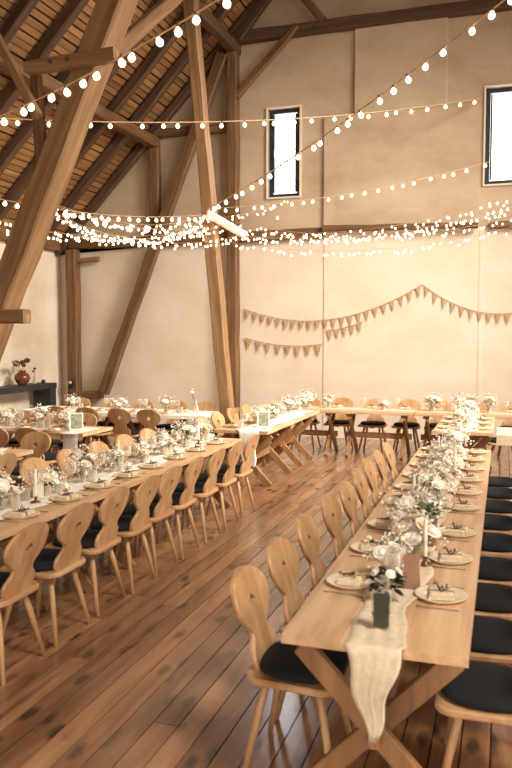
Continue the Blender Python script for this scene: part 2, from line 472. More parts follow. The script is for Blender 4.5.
struct(cb.build('ceiling', [M['roofboard'], M['timber_dark']], fix=False))

# ---------------------------------------------------------------- timbers
def beam(name, label, p0, p1, w, h, mat='timber', roll=0, up=(0, 0, 1), cat='beam', group=None, parent=None, bev=.012, taper=0):
    """w: across, h: in the up direction"""
    p0 = Vector(p0); p1 = Vector(p1); d = p1-p0; L = d.length
    X = d.normalized(); Z = Vector(up); Z = (Z-X*Z.dot(X)).normalized(); Y = Z.cross(X)
    rot = Matrix((X, Y, Z)).transposed().to_4x4()
    n = max(2, int(L/.45)); vs = []; fs = []
    for i in range(n+1):
        t = i/n; j = lambda: random.uniform(-.006, .006)
        a = w/2+j(); b = h/2+j(); oy = j(); oz = j(); c = min(bev*1.6, a*.4)
        ring = [(-a+c, -b), (a-c, -b), (a, -b+c), (a, b-c), (a-c, b), (-a+c, b), (-a, b-c), (-a, -b+c)]
        for y, z in ring: vs.append((t*L, y+oy, z+oz))
    for i in range(n):
        for k in range(8):
            q = (k+1) % 8; fs.append((i*8+k, i*8+q, (i+1)*8+q, (i+1)*8+k))
    fs.append(tuple(range(8))[::-1]); fs.append(tuple(n*8+k for k in range(8)))
    o = MB().add(vs, fs).build(name, M[mat])
    o.matrix_world = Matrix.Translation(p0) @ rot
    if parent is None: tag(o, label, cat, group)
    return o
random.seed(21)
rn = 0
for k in range(14):
    y = 13.75 - k*.8
    if y < 2.5: break
    x0, x1 = -9.0, -.05
    off = .13
    beam('rafter', ('dark roof rafter against the gable wall' if k == 0 else 'dark rafter under the left roof slope, %s out from the gable wall' % ORD[k]),
         (x0, y, roofz(x0)-.07), (x1, y, roofz(x1)-.07), .14, .17, 'timber_dark', cat='rafter', group='rafters on the left roof slope')
beam('purlin', 'long lower purlin running under the left rafters to the gable', (-6.72, 13.88, 5.78), (-6.72, 2.5, 5.78), .2, .2, cat='purlin')
beam('purlin', 'upper purlin close under the roof, ending at the top gable beam', (-5.0, 13.88, 7.4), (-5.0, 2.5, 7.4), .2, .2, 'timber_dark', cat='purlin')
beam('eaves_beam', 'long wall plate lying on top of the left wall', (-9.0, 13.85, 3.83), (-9.0, 2.0, 3.83), .3, .24, cat='beam')
# gable timbers
beam('tie_beam', 'weathered belt beam across the gable left of the chimney breast', (-8.7, 13.84, 3.84), (-3.27, 13.84, 3.86), .16, .2, cat='beam')
beam('tie_beam', 'thin ledge beam crossing the chimney breast behind the fairy lights', (-3.24, 13.72, 3.93), (-.47, 13.72, 3.86), .12, .1, cat='beam')
beam('tie_beam', 'belt beam stub right of the chimney breast', (-.27, 13.84, 3.86), (2.5, 13.84, 3.86), .14, .13, cat='beam')
beam('corner_post', 'rough upright corner post where left wall meets gable', (-8.6, 13.77, 0), (-8.6, 13.77, 3.73), .24, .22, up=(0, 1, 0), cat='post')
beam('upright_post', 'tall upright post at the gable left of the first window', (-5.02, 13.76, 0), (-5.02, 13.76, 7.47), .2, .22, 'timber', up=(0, 1, 0), cat='post')
beam('upright_post', 'short upright post on the gable above the belt beam', (-6.7, 13.8, 3.95), (-6.7, 13.8, 5.67), .19, .16, 'timber', up=(0, 1, 0), cat='post')
beam('rail_beam', 'short rail between the two upright gable posts', (-7.3, 13.83, 5.98), (-5.13, 13.83, 5.94), .12, .16, cat='beam')
beam('collar_beam', 'thick dark beam along the top of the gable wall', (-5.4, 13.8, 7.6), (5.1, 13.8, 7.58), .2, .2, 'timber_dark', cat='beam')
beam('brace', 'long slanting brace on the gable rising from lower left', (-7.86, 13.68, .76), (-5.2, 13.68, 7.3), .14, .22, 'timber', up=(0, 0, 1), cat='brace')
beam('brace', 'short slanting brace from upright post up to the dark gable beam', (-4.93, 13.72, 6.5), (-3.75, 13.72, 7.66), .1, .13, 'timber', cat='brace')
beam('brace', 'dark strut above the gable beam leaning right at the roof', (-4.9, 13.72, 7.6), (-4.1, 13.72, 8.5), .12, .2, 'timber_dark', cat='brace')
beam('brace', 'short strut above the gable beam near the top centre', (-3.25, 13.72, 7.68), (-3.75, 13.72, 8.3), .12, .14, 'timber', cat='brace')
beam('sill_beam', 'low wooden sill beam at the foot of the corner post', (-8.46, 13.76, .7), (-7.95, 13.76, .7), .2, .14, cat='beam')
beam('timber_stub', 'short grey timber stub under the belt beam by the corner post', (-8.6, 13.8, 3.5), (-8.0, 13.8, 3.52), .1, .1, 'timber_light', cat='beam')
# free-standing truss posts
def X7(z): return -6.36+.478*z
beam('truss_post', 'massive inclined truss post leaning right at the left of the hall', (X7(0), 7, 0), (X7(8.2), 7, 8.2), .3, .27, 'timber_light', up=(1, 0, 0), cat='post')
beam('truss_post', 'slimmer inclined post leaning left in front of the gable post', (-4.17, 11.3, 0), (-4.88, 11.3, 7.7), .2, .2, 'timber_light', up=(1, 0, 0), cat='post')
t = beam('tie_stub', 'horizontal stub beam with sawn end passing the big truss post', (-6.6, 6.78, 2.16), (-4.8, 6.78, 2.15), .14, .14, 'timber_light', cat='beam')
t2 = beam('cross_tie', 'short pegged tie beam high across the big truss post', (-4.72, 6.76, 4.69), (-3.68, 6.74, 4.71), .13, .125, 'timber_light', cat='beam')
for k in (.3, .48):
    p = MB().tube([(1.1*k, -.075, .0), (1.1*k, -.1, .0)], .018, 10).build('peg', M['timber_dark'], t2)
    p.location = (0, 0, 0)
for k in (.3, .48):
    MB().tube([(1.1*k, .075, .0), (1.1*k, .1, .0)], .018, 10).build('peg', M['timber_dark'], t2)
beam('truss_strut', 'upright strut between the pegged tie and the big post', (-4.72, 6.9, 4.7), (-4.72, 7.0, 3.5), .12, .1, 'timber', up=(0, 1, 0), cat='post')
beam('brace', 'thin pale brace slanting down right at the far upper left', (-5.35, 6.6, 5.65), (-4.5, 6.6, 4.15), .08, .09, 'timber_light', cat='brace')
beam('brace', 'brace rising right from the big post towards the roof', (-4.0, 7.2, 4.9), (-4.0, 9.4, 6.6), .12, .16, 'timber', cat='brace')
beam('brace', 'short timber block at the top beside the big post', (-3.9, 6.9, 5.35), (-3.6, 6.9, 6.4), .1, .13, 'timber_light', cat='brace')
beam('brace', 'slanting brace from the big post down to the lower purlin', (-5.6, 7.25, 5.3), (-6.65, 8.6, 5.75), .14, .16, 'timber', cat='brace')
beam('floor_rail', 'low wooden rail stub at the foot of the slim leaning post', (-4.5, 11.3, .78), (-4.0, 11.3, .8), .1, .16, 'timber', cat='beam') if False else None

# ---------------------------------------------------------------- chair
def board_back():
    prof = [(0, .130), (.03, .146), (.06, .152), (.09, .142), (.115, .115), (.135, .097), (.155, .095), (.175, .108), (.2, .145), (.23, .176), (.262, .193),
            (.295, .200), (.325, .197), (.352, .182), (.378, .155), (.397, .118), (.411, .07), (.416, .025)]
    # resample finer
    zs = [i*.416/46 for i in range(47)]
    def W(z):
        for (a, wa), (b, wb) in zip(prof[:-1], prof[1:]):
            if a <= z <= b+1e-9:
                t = (z-a)/(b-a); return wa+(wb-wa)*t
        return prof[-1][1]
    def Hh(z):
        c = (z-.27)/.036
        return 0 if abs(c) >= 1 else .031*(1-abs(c)**1.6)*(1.15 if c > 0 else .9)
    mb = MB(); T = .026
    lean = math.tan(R(13))
    def P(x, z, s):
        curve = .035*(x/.19)**2*.4
        return (x, -.165-lean*z-.03*(z/.42)**2+s*T/2+curve, .455+z)
    rows = [[] for _ in zs]
    vs = []; fs = []
    def V(p): vs.append(p); return len(vs)-1
    R_ = []
    for z in zs:
        w = W(z); h = Hh(z)
        wi = max(w-.005, .004)
        row = {}
        for s in (-1, 1):
            row[s] = [V(P(-wi, z, s)), V(P(-max(wi*.5, h), z, s)), V(P(-h, z, s)), V(P(h, z, s)), V(P(max(wi*.5, h), z, s)), V(P(wi, z, s))]
        row['e'] = (V(P(-w, z, 0)), V(P(w, z, 0)))
        row['h'] = h; R_.append(row)
    for a, b in zip(R_[:-1], R_[1:]):
        for s in (-1, 1):
            for i in (0, 1, 3, 4):
                fs.append((a[s][i], a[s][i+1], b[s][i+1], b[s][i]))
            if a['h'] == 0 and b['h'] == 0: pass
        # rim
        fs.append((a[-1][0], a['e'][0], b['e'][0], b[-1][0])); fs.append((a['e'][0], a[1][0], b[1][0], b['e'][0]))
        fs.append((a[-1][5], a['e'][1], b['e'][1], b[-1][5])); fs.append((a['e'][1], a[1][5], b[1][5], b['e'][1]))
        if a['h'] > 0 or b['h'] > 0:
            fs.append((a[-1][2], a[1][2], b[1][2], b[-1][2])); fs.append((a[-1][3], a[1][3], b[1][3], b[-1][3]))
    for r in (R_[0], R_[-1]):
        for i in (0, 1, 3, 4): fs.append((r[-1][i], r[-1][i+1], r[1][i+1], r[1][i]))
    return mb.add(vs, fs)

def make_chair(name='board_chair'):
    root = empty(name)
    # seat outline: wider to the front, rounded
    out = []
    def corner(cx, cy, r, a0, a1, n=6):
        for i in range(n+1):
            a = R(a0+(a1-a0)*i/n); out.append((cx+r*math.cos(a), cy+r*math.sin(a)))
    corner(.15, .14, .08, 0, 90); corner(-.15, .14, .08, 90, 180); corner(-.125, -.12, .09, 180, 270); corner(.125, -.12, .09, 270, 360)
    seat = MB().prism(out, .43, .462, .007).build('seat', M['chair_top'], root)
    # pad
    pad = MB(); n = 28
    def ring(k, z):
        r = []
        for i in range(n):
            a = 2*math.pi*i/n; c, s_ = math.cos(a), math.sin(a)
            x = abs(c)**.75*(1 if c > 0 else -1)*.205*k; y = abs(s_)**.75*(1 if s_ > 0 else -1)*.192*k+.018
            r.append((x*(1+.12*y), y, z))
        return r
    rings = [ring(.93, .462), ring(1, .472), ring(1, .487), ring(.94, .498), ring(.7, .503), ring(.35, .504)]
    fs = []
    for j in range(len(rings)-1):
        for i in range(n):
            q = (i+1) % n; fs.append((j*n+i, j*n+q, (j+1)*n+q, (j+1)*n+i))
    fs.append(tuple(range(n))[::-1]); fs.append(tuple(5*n+i for i in range(n)))
    pad.add(sum(rings, []), fs).build('seat_pad', M['pad'], seat, smooth=True)['label'] = 'black seat pad'
    board_back().build('backrest', M['chair'], root)
    for sx in (-1, 1):
        for sy in (-1, 1):
            MB().tube([(sx*.12, sy*.115, .432), (sx*.145, sy*.145, .3), (sx*.2, sy*.205, 0)], [.0165, .0195, .0135], 8).build('leg', M['chair'], root, smooth=True)
    bt = MB().box((0, -.0, .42), (.06, .3, .022), bev=.004); bt.build('batten', M['chair'], seat)
    return root
CH = Proto(make_chair())
def chair(x, y, face, label, group, jit=.03):
    """face: angle (deg) of the direction the sitter looks, 0 = +X, 90 = +Y"""
    a = R(face-90)+random.uniform(-.05, .05)
    return CH.put((x+random.uniform(-jit, jit)*.5, y, 0), a, label, 'chair', group)

# ---------------------------------------------------------------- trestle table
def make_table(name, L, W=.73, ins=.3):
    root = empty(name)
    tp = MB(); nb = 3; bw = W/nb
    for i in range(nb): tp.box((-W/2+bw*(i+.5), 0, .73), (bw-.0008, L, .04), bev=.0015)
    tp.box((0, 0, .708), (W-.06, L-.1, .008))
    tp.build('table_top', M['table'], root, fix=False)
    for s in (-1, 1): MB().box((0, s*(L/2-ins), .683), (W-.1, .07, .045), bev=.004).build('cross_batten', M['table_leg'], root, fix=False)
    for s in (-1, 1):
        y = s*(L/2-ins)
        for q in (-1, 1):
            p0 = Vector((q*W*.44, y-q*.024, 0)); p1 = Vector((-q*W*.44, y-q*.024, .662))
            d = p1-p0; ang = math.atan2(d.x, d.z)
            mat = Matrix.Translation((p0+p1)/2) @ Matrix.Rotation(ang, 4, 'Y')
            MB().box((0, 0, 0), (.085, .045, d.length-.02), mat, bev=.004).build('leg', M['table_leg'], root, fix=False)
    MB().box((0, 0, .335), (.045, L-2*ins+.2, .09), bev=.004).build('stretcher', M['table_leg'], root, fix=False)
    return root
def table(L, x, y, rz, label, group=None, W=.73, ins=.3):
    t_ = make_table('trestle_table', L, W, ins); t_.location = (x, y, 0); t_.rotation_euler = (0, 0, rz)
    return tag(t_, label, 'table', group)
TZ = .75
TOP = .7505

# ---------------------------------------------------------------- tableware prototypes
def make_plate():
    o = MB().lathe([(.0, .004), (.075, .004), (.09, 0), (.082, .0), (.09, .006), (.118, .015), (.121, .018), (.115, .018), (.088, .011), (.08, .008), (0, .008)], 28).build('dinner_plate', M['china'], smooth=True)
    return o
def make_napkin():
    r = empty('folded_napkin')
    mb = MB()
    for k in range(3):
        mb.box((random.uniform(-.003, .003), random.uniform(-.003, .003), .005+k*.009), (.15-.006*k, .115-.004*k, .0075), bev=.003)
    cl = mb.build('cloth', M['napkin'], r)
    tw = MB()
    for k in range(7):
        a = random.uniform(-.5, .5)+(k-3)*.12; l = random.uniform(.05, .085)
        tw.tube([(-.035, 0, .031), (-.035+l*.5*math.cos(a), l*.5*math.sin(a), .037), (-.035+l*math.cos(a), l*math.sin(a), .042+.004*k)], [.003, .0025, .001], 5)
    for k in range(6):
        tw.sphere((random.uniform(-.02, .06), random.uniform(-.03, .03), .04), .008, 6, 4, (1.5, .7, .5))
    tw.build('dried_sprig', M['twig'], cl)
    MB().box((-.02, 0, .0165), (.012, .118, .031), bev=.002).build('ribbon', M['brown_cord'], cl)
    return r
def make_wine():
    mb = MB().lathe([(.034, 0), (.034, .003), (.006, .008), (.0045, .02), (.0045, .085), (.012, .095), (.034, .12), (.041, .15), (.038, .18), (.033, .2), (.031, .2), (.036, .18), (.039, .15), (.032, .122), (.0, .1)], 14)
    return mb.build('wine_glass', M['glass'], smooth=True)
def make_tumbler():
    return MB().lathe([(.026, 0), (.032, .004), (.036, .1), (.034, .1), (.03, .01), (0, .01)], 14).build('water_glass', M['glass'], smooth=True)
def make_fork():
    mb = MB().box((0, -.03, .003), (.008, .12, .003), bev=.001).box((0, .04, .004), (.02, .025, .003), bev=.001)
    for k in range(4): mb.box((-.0082+k*.0055, .072, .004), (.003, .045, .002))
    return mb.build('fork', M['steel'], fix=False)
def make_knife():
    return MB().box((0, -.05, .003), (.012, .09, .004), bev=.001).prism([(-.008, -.005), (.008, -.005), (.009, .08), (.002, .11), (-.006, .1)], .002, .004).build('knife', M['steel'], fix=False)
def make_tealight():
    r = empty('tealight')
    MB().lathe([(.022, 0), (.028, .003), (.03, .06), (.028, .06), (.026, .006), (0, .006)], 12).build('glass_cup', M['glass'], r, smooth=True)
    wx = MB().lathe([(.022, .007), (.022, .028), (0, .028)], 12).build('wax', M['wax'], r)
    MB().lathe([(.0, .03), (.005, .036), (.0035, .046), (0, .056)], 8).build('flame', M['flame'], wx, smooth=True)
    return r
def make_candle():
    r = empty('table_candle')
    MB().lathe([(.035, 0), (.036, .008), (.012, .016), (.012, .04), (.016, .045), (0, .045)], 14).build('holder', M['amber'], r, smooth=True)
    MB().lathe([(.011, .045), (.01, .24), (0, .243)], 10).build('taper', M['wax'], r)
    return r

def rose(mb, c, r, tilt, mi=0):
    # layered cup petals
    ax = Vector(tilt).normalized()
    q = Vector((0, 0, 1)).rotation_difference(ax).to_matrix().to_4x4()
    base = Matrix.Translation(c) @ q
    for lay, (n, rad, h, op) in enumerate([(3, .35, .55, .1), (5, .6, .5, .3), (6, .9, .3, .6)]):
        for i in range(n):
            a = 2*math.pi*(i+.5*lay)/n; w = 1.25*rad
            m = base @ Matrix.Rotation(a, 4, 'Z')
            vs = []
            for u in (-1, 0, 1):
                for vv in (0, .5, 1):
                    y = u*w*.55*(.5+.6*vv-.25*vv*vv); x_ = rad*(.25+.75*vv)+op*.2*vv-abs(u)*.12*rad; z = h*vv-.3-(.08 if u else 0)*vv
                    vs.append((x_*r, y*r, z*r))
            fs = [(0, 1, 4, 3), (1, 2, 5, 4), (3, 4, 7, 6), (4, 5, 8, 7)]
            mb.add(vs, fs, mi, m)
    mb.sphere(base @ Vector((0, 0, -.05*r)), r*.42, 7, 5, mi=mi)
def leaf(mb, p, d, L, w):
    d = Vector(d).normalized(); s = d.cross(Vector((0, 0, 1)))
    s = (s if s.length > .1 else Vector((1, 0, 0))).normalized(); u = s.cross(d)
    p = Vector(p)
    vs = [p, p+d*L*.4+s*w, p+d*L*.45-u*w*.25, p+d*L*.4-s*w, p+d*L-Vector((0, 0, L*.15))]
    mb.add([tuple(v) for v in vs], [(0, 1, 2), (0, 2, 3), (1, 4, 2), (2, 4, 3)])
def make_bouquet(seed, h=.12, spread=.11, nrose=7, gyps=True, vase='glass', vr=.035, matr='rose', nleaf=30, name='flower_arrangement'):
    random.seed(seed)
    r = empty(name)
    v = MB().lathe([(vr*.85, 0), (vr, .006), (vr*1.02, h*.6), (vr*.8, h*.9), (vr*.9, h), (vr*.8, h), (vr*.7, h*.88), (vr*.9, h*.55), (vr*.85, .012), (0, .012)], 16)
    v.build('vase', M[vase], r, smooth=True)
    st = MB(); fo = MB()
    for k in range(nleaf):
        a = random.uniform(0, 2*math.pi); rr = spread*random.uniform(.2, 1.15); z = h+random.uniform(-.02, .13)
        p = (rr*math.cos(a)*.7, rr*math.sin(a)*.7, z); d = (math.cos(a), math.sin(a), random.uniform(-.4, .9))
        leaf(fo, p, d, random.uniform(.04, .08), random.uniform(.01, .018))
    for k in range(nrose):
        a = 2*math.pi*k/nrose+random.uniform(-.3, .3); rr = spread*(.15 if k == 0 else random.uniform(.45, .95)); z = h+random.uniform(.03, .12)*(1.15 if k == 0 else 1)
        c = (rr*math.cos(a), rr*math.sin(a), z)
        st.tube([(c[0]*.15, c[1]*.15, h*.25), (c[0]*.4, c[1]*.4, h), c], .0022, 5)
        f = MB(); rose(f, c, random.uniform(.038, .055), (math.cos(a)*.7, math.sin(a)*.7, 1))
        f.build('blossom', M[matr if k % 3 else 'blush'], r, smooth=True)
    st.build('stem', M['leaf'], r)
    fo.build('foliage', M['leaf' if seed % 2 else 'leaf_pale'], r)
    if gyps:
        g = MB()
        for k in range(90):
            a = random.uniform(0, 2*math.pi); e = random.uniform(0, 1)**.5*spread*1.35
            g.sphere((e*math.cos(a), e*math.sin(a), h+.03+random.uniform(0, .17)-e*.3), random.uniform(.004, .009), 5, 3)
        o = g.build('filler_blossom', M['rose'], r); o['label'] = 'tiny white filler blossoms'; o['kind'] = 'stuff'
    return r
def make_budvase(seed, hgt=.17):
    random.seed(seed)
    r = empty('bud_vase')
    MB().lathe([(.022, 0), (.026, .01), (.024, .05), (.01, .085), (.012, .11), (.009, .11), (.008, .085), (.02, .05), (.02, .012), (0, .012)], 12).build('vase', M['glass'], r, smooth=True)
    st = MB(); 
    for k in range(3):
        a = random.uniform(0, 6.28); e = random.uniform(.01, .05); z = hgt+random.uniform(0, .09)
        c = (e*math.cos(a), e*math.sin(a), z); st.tube([(0, 0, .03), (c[0]*.3, c[1]*.3, .1), c], .0016, 5)
        f = MB(); rose(f, c, random.uniform(.02, .028), (math.cos(a)*.5, math.sin(a)*.5, 1)); f.build('blossom', M['rose' if k else 'blush'], r, smooth=True)
        leaf(st, (c[0]*.5, c[1]*.5, z*.7), (math.cos(a+1), math.sin(a+1), .3), .05, .012)
    st.build('stem', M['leaf'], r)
    return r
random.seed(3)
PL = Proto(make_plate()); NP = Proto(make_napkin()); WG = Proto(make_wine()); TU = Proto(make_tumbler()); FK = Proto(make_fork()); KN = Proto(make_knife())
TL = Proto(make_tealight()); CA = Proto(make_candle())
BQ = [Proto(make_bouquet(31, .10, .12, 11)), Proto(make_bouquet(42, .09, .13, 12, True, 'glass', .04)), Proto(make_bouquet(57, .12, .11, 10, True, 'glass', .032)), Proto(make_bouquet(66, .09, .14, 13, True, 'china', .04))]
BV = [Proto(make_budvase(8))]
random.seed(99)

def setting(x, y, face, where, full=True, cut=True, tum=True):
    """a place laid for somebody looking in direction face (deg); where = text that singles the place out"""
    f = R(face); d = Vector((math.cos(f), math.sin(f))); s = Vector((d.y, -d.x))   # s: sitter's right
    rz = f-math.pi/2
    z = TOP
    PL.put((x, y, z), rz, 'cream dinner plate, ' + where, 'plate', 'dinner plates')
    NP.put((x, y, z+.0085), rz+random.uniform(-.12, .12), 'oat napkin with sprig, ' + where, 'napkin', 'folded napkins')
    g = Vector((x, y))+d*.21+s*.09
    WG.put((g.x, g.y, z), random.uniform(0, 3), 'stemmed wine glass, ' + where, 'glass', 'wine glasses')
    if tum:
        g = Vector((x, y))+d*.175+s*.165
        TU.put((g.x, g.y, z), 0, 'clear water glass, ' + where, 'glass', 'water glasses')
    if cut:
        g = Vector((x, y))-s*.155; FK.put((g.x, g.y, z), rz, 'steel fork, ' + where, 'fork', 'forks')
        g = Vector((x, y))+s*.155; KN.put((g.x, g.y, z), rz, 'steel knife, ' + where, 'knife', 'knives')

# ================================================================ RIGHT LONG TABLE
RX = -.465
table(2.35, RX, 2.82+1.175, 0, 'nearest section of the right long pine table, gauze hanging from its end', ins=.17)
table(2.95, RX, 5.18+1.475, 0, 'far section of the right long pine table, behind the nearest section')
table(2.0, RX, 9.55+1.0, 0, 'separate pine table beyond the end of the right long table')
SYs = [3.45, 4.05, 4.6, 5.3, 5.82, 6.35, 6.88, 7.4, 7.88]
LYs = [3.2, 3.72, 4.28, 4.86, 5.38, 5.95, 6.45, 6.98, 7.5]
RYs = [3.2, 3.77, 4.32, 4.87, 5.5, 6.1, 6.68, 7.25, 7.82]
for i, y in enumerate(LYs):
    chair(-.84, y, 0, '%s board chair from the near end, aisle side of the right long table' % ORD[i], 'chairs along the aisle side of the right long table')
for i, y in enumerate(RYs):
    chair(-.02, y, 180, '%s board chair from the near end, wall side of the right long table' % ORD[i], 'chairs along the far right side of the right long table')
for i in range(9):
    setting(RX-.215, SYs[i]+.06, 0, '%s place from near end, aisle edge of right long table' % ORD[i])
    setting(RX+.215, SYs[i], 180, '%s place from near end, right edge of right long table' % ORD[i])
# gauze runner along the middle, hanging over the near end
def runner(name, x, y0, y1, w, hang0=0, tip=.02, mat='linen', z=TOP+.001, amp=.004, side=None, seed=1, hw=1.0):
    """strip along Y lying on the table, dropping over the near end (y0) by hang0"""
    random.seed(seed)
    rows = []; nx = 12
    path = []
    if hang0:
        nh = 12
        for i in range(nh+1):
            t_ = 1-i/nh; path.append((y0-.018-.01*math.sin(t_*6), z-hang0*t_, t_))
        path.append((y0-.012, z+.0035, 0))
    n = max(6, int((y1-y0)/.07))
    for i in range(n+1): path.append((y0+.01+(y1-y0-.01)*i/n, z, -1))
    vs = []; fs = []
    for j, (y, zz, t_) in enumerate(path):
        if t_ >= 0: ww = w*hw*(tip+(1-tip)*(1-t_)**.8); off = x+.012*math.sin(t_*9)
        else: ww = w*(1.1+.16*math.sin(y*7.1+1.2)+.10*math.sin(y*17)); off = x+.02*math.sin(y*5+1)
        for i in range(nx+1):
            u = i/nx-.5
            rip = amp*math.sin(u*22+y*3)*(1 if t_ < 0 else 4*t_+1)
            if t_ < 0: vs.append((off+u*ww, y, zz+amp*1.0+rip))
            else: vs.append((off+u*ww, y-abs(rip)-.004, zz))
    for j in range(len(path)-1):
        for i in range(nx): fs.append((j*(nx+1)+i, j*(nx+1)+i+1, (j+1)*(nx+1)+i+1, (j+1)*(nx+1)+i))
    o = MB().add(vs, fs).build(name, M[mat], smooth=True, fix=False)
    md = o.modifiers.new('thickness', 'SOLIDIFY'); md.thickness = .0015; md.offset = 1
    return o
tag(runner('table_runner', RX+.01, 2.82, 8.1, .21, .37, .1, 'linen', hw=1.05), 'long cream gauze runner down the right long table, one end hanging', 'runner')
random.seed(123)
# centre line
items = [(3.62, -.52, 0), (4.05, -.43, 1), (4.5, -.50, 3), (4.95, -.42, 2), (5.35, -.47, 1), (5.75, -.42, 3), (6.15, -.5, 0), (6.55, -.42, 1), (6.95, -.47, 3), (7.35, -.44, 2), (7.75, -.46, 1)]
cnt = 0
for i, (y, x_, k) in enumerate(items):
    BQ[k].put((x_, y, TOP+.008), random.uniform(0, 6), 'white rose arrangement, %s from the near end of the right long table' % ORD[i], 'flowers', 'white flower arrangements', random.uniform(.85, 1.12) if i else .8)
for i in range(14):
    y = 3.45+i*.32; x_ = RX+(.075 if i % 2 else -.07)+random.uniform(-.02, .02)
    near = min(abs(y-q[0]) for q in items)
    if near < .12: y += .14
    TL.put((x_, y, TOP+.0095), 0, 'lit tealight in glass cup, %s from the near end of the right long table' % ORD[i], 'candle', 'tealights on the right long table')
# green filled glass block vase near the end
v = empty('greenery_vase', (-.452, 2.99, TOP+.008), .1, 'narrow rectangular glass vase packed with dark greenery nearest the table end', 'vase')
MB().box((0, 0, .075), (.078, .052, .15), bev=.004).build('glass_body', M['block_glass'], v)
mb = MB()
for k in range(130): leaf(mb, (random.uniform(-.028, .028), random.uniform(-.018, .018), random.uniform(.006, .15)), (random.uniform(-1, 1)*.5, random.uniform(-1, 1)*.4, random.uniform(.2, 1)), random.uniform(.02, .03), .008)
mb.box((0, 0, .074), (.062, .038, .14), bev=.006)
mb.build('greenery', M['moss'], v)
# small dark-leaf posy behind it
v = empty('eucalyptus_posy', (-.485, 3.34, TOP+.008), 0, 'small posy of dark eucalyptus and white buds behind the green glass vase', 'flowers')
MB().lathe([(.03, 0), (.034, .01), (.034, .07), (.031, .07), (.03, .012), (0, .012)], 14).build('jar', M['glass'], v, smooth=True)
mb = MB()
for k in range(60):
    a = random.uniform(0, 6.28); leaf(mb, (.04*math.cos(a), .04*math.sin(a), random.uniform(.05, .12)), (math.cos(a), math.sin(a), random.uniform(-.3, .9)), random.uniform(.04, .07), .015)
mb.build('foliage', M['moss'], v)
for k in range(5):
    f = MB(); a = k*1.3; rose(f, (.06*math.cos(a), .06*math.sin(a), .13), .022, (math.cos(a), math.sin(a), 1)); f.build('blossom', M['rose'], v, smooth=True)
# kraft menu card standing, and amber glass vase with greens
def menu_card(x, y, rz, label, mat='kraft', s=1.0, z=TOP+.009):
    o = empty('menu_card', (x, y, z), rz, label, 'menu card')
    m = Matrix.Rotation(R(-8), 4, 'X')
    MB().box((0, 0, .08*s), (.075*s, .003, .16*s), m).build('card', M[mat], o)
    MB().box((0, .014*s+.008, .012), (.06*s, .03*s, .022), bev=.003).build('wood_block', M['timber_light'], o)
    return o
menu_card(-.385, 3.5, .35, 'brown kraft menu card standing behind the green glass vase')
v = empty('amber_vase', (-.385, 4.28, TOP+.008), 0, 'brown tinted glass vase of greenery near the middle of the right table', 'vase')
MB().lathe([(.045, 0), (.05, .006), (.05, .15), (.046, .15), (.046, .01), (0, .01)], 18).build('glass_body', M['tinted'], v, smooth=True)
mb = MB()
for k in range(70):
    a = random.uniform(0, 6.28); rr = random.uniform(0, .07); leaf(mb, (rr*math.cos(a), rr*math.sin(a), .15+random.uniform(0, .08)), (math.cos(a), math.sin(a), random.uniform(0, 1)), random.uniform(.04, .07), .013)
for k in range(6): mb.tube([(random.uniform(-.02, .02), random.uniform(-.02, .02), .02), (random.uniform(-.03, .03), random.uniform(-.03, .03), .17)], .002, 5)
mb.build('foliage', M['leaf'], v)
for k in range(4):
    CA.put((RX+(-.1 if k % 2 else .1), [3.9, 5.15, 6.35, 7.2][k], TOP+.008), 0, 'ivory taper candle, %s from the near end of the right long table' % ORD[k], 'candle', 'taper candles on the right table')
# second right table
tag(runner('table_runner', RX, 9.56, 11.5, .3, 0, mat='white_cloth', seed=3), 'white runner on the separate table beyond the right long table', 'runner')
for i, y in enumerate([9.9, 10.5, 11.1]):
    setting(RX-.225, y, 0, '%s place, left edge of table beyond right long table' % ORD[i], cut=False)
    setting(RX+.225, y, 180, '%s place, right edge of table beyond right long table' % ORD[i], cut=False)
    BQ[i % 3].put((RX, y+.1, TOP+.008), i, '%s white flower arrangement on the table beyond the right long table' % ORD[i], 'flowers', 'white flower arrangements', 1.1)
chair(.02, 10.95, 180, 'board chair on the right of the table beyond the right long table', None)
# side table at the far right edge under a pale cloth
table(1.5, .72, 9.75, math.pi/2, 'cross table at the far right edge under a pale cloth')
mb = MB().box((0, 0, .003), (1.56, .8, .005)); mb.box((-.778, 0, -.07), (.005, .8, .15)); mb.box((0, -.402, -.06), (1.56, .005, .12))
tag(mb.build('tablecloth', M['linen'], loc=(.72, 9.75, TOP)), 'pale cloth on the cross table at the far right edge', 'tablecloth')
chair(.4, 9.25, 90, 'board chair in front of the cloth covered table at the far right', None)

# ================================================================ LEFT LONG TABLE
LX = -3.225
table(2.9, LX, 2.3+1.45, 0, 'near section of the left long pine table along the aisle')
table(2.9, LX, 5.22+1.45, 0, 'far section of the left long pine table along the aisle')
AYs = [3.62, 4.15, 4.68, 5.16, 5.62, 6.08, 6.6, 7.12, 7.66]
for i, y in enumerate(AYs):
    chair(-2.83, y-.02, 180, '%s board chair from the near end, aisle side of the left long table' % ORD[i], 'chairs along the aisle side of the left long table')
BYs = [4.45, 5.0, 5.55, 6.1, 6.65, 7.2, 7.75]
for i, y in enumerate(BYs):
    chair(-3.64, y, 0, '%s board chair from the near end, inner side of the left long table' % ORD[i], 'chairs along the inner side of the left long table')
tag(runner('table_runner', LX, 2.5, 8.05, .3, 0, mat='white_cloth', seed=5), 'white gauze runner down the left long table', 'runner')
random.seed(77)
for i in range(9):
    setting(LX+.215, AYs[i], 180, '%s place from near end, aisle edge of left long table' % ORD[i], cut=(i < 5))
for i in range(9):
    setting(LX-.215, AYs[i]+.03, 0, '%s place from near end, inner edge of left long table' % ORD[i], cut=False)
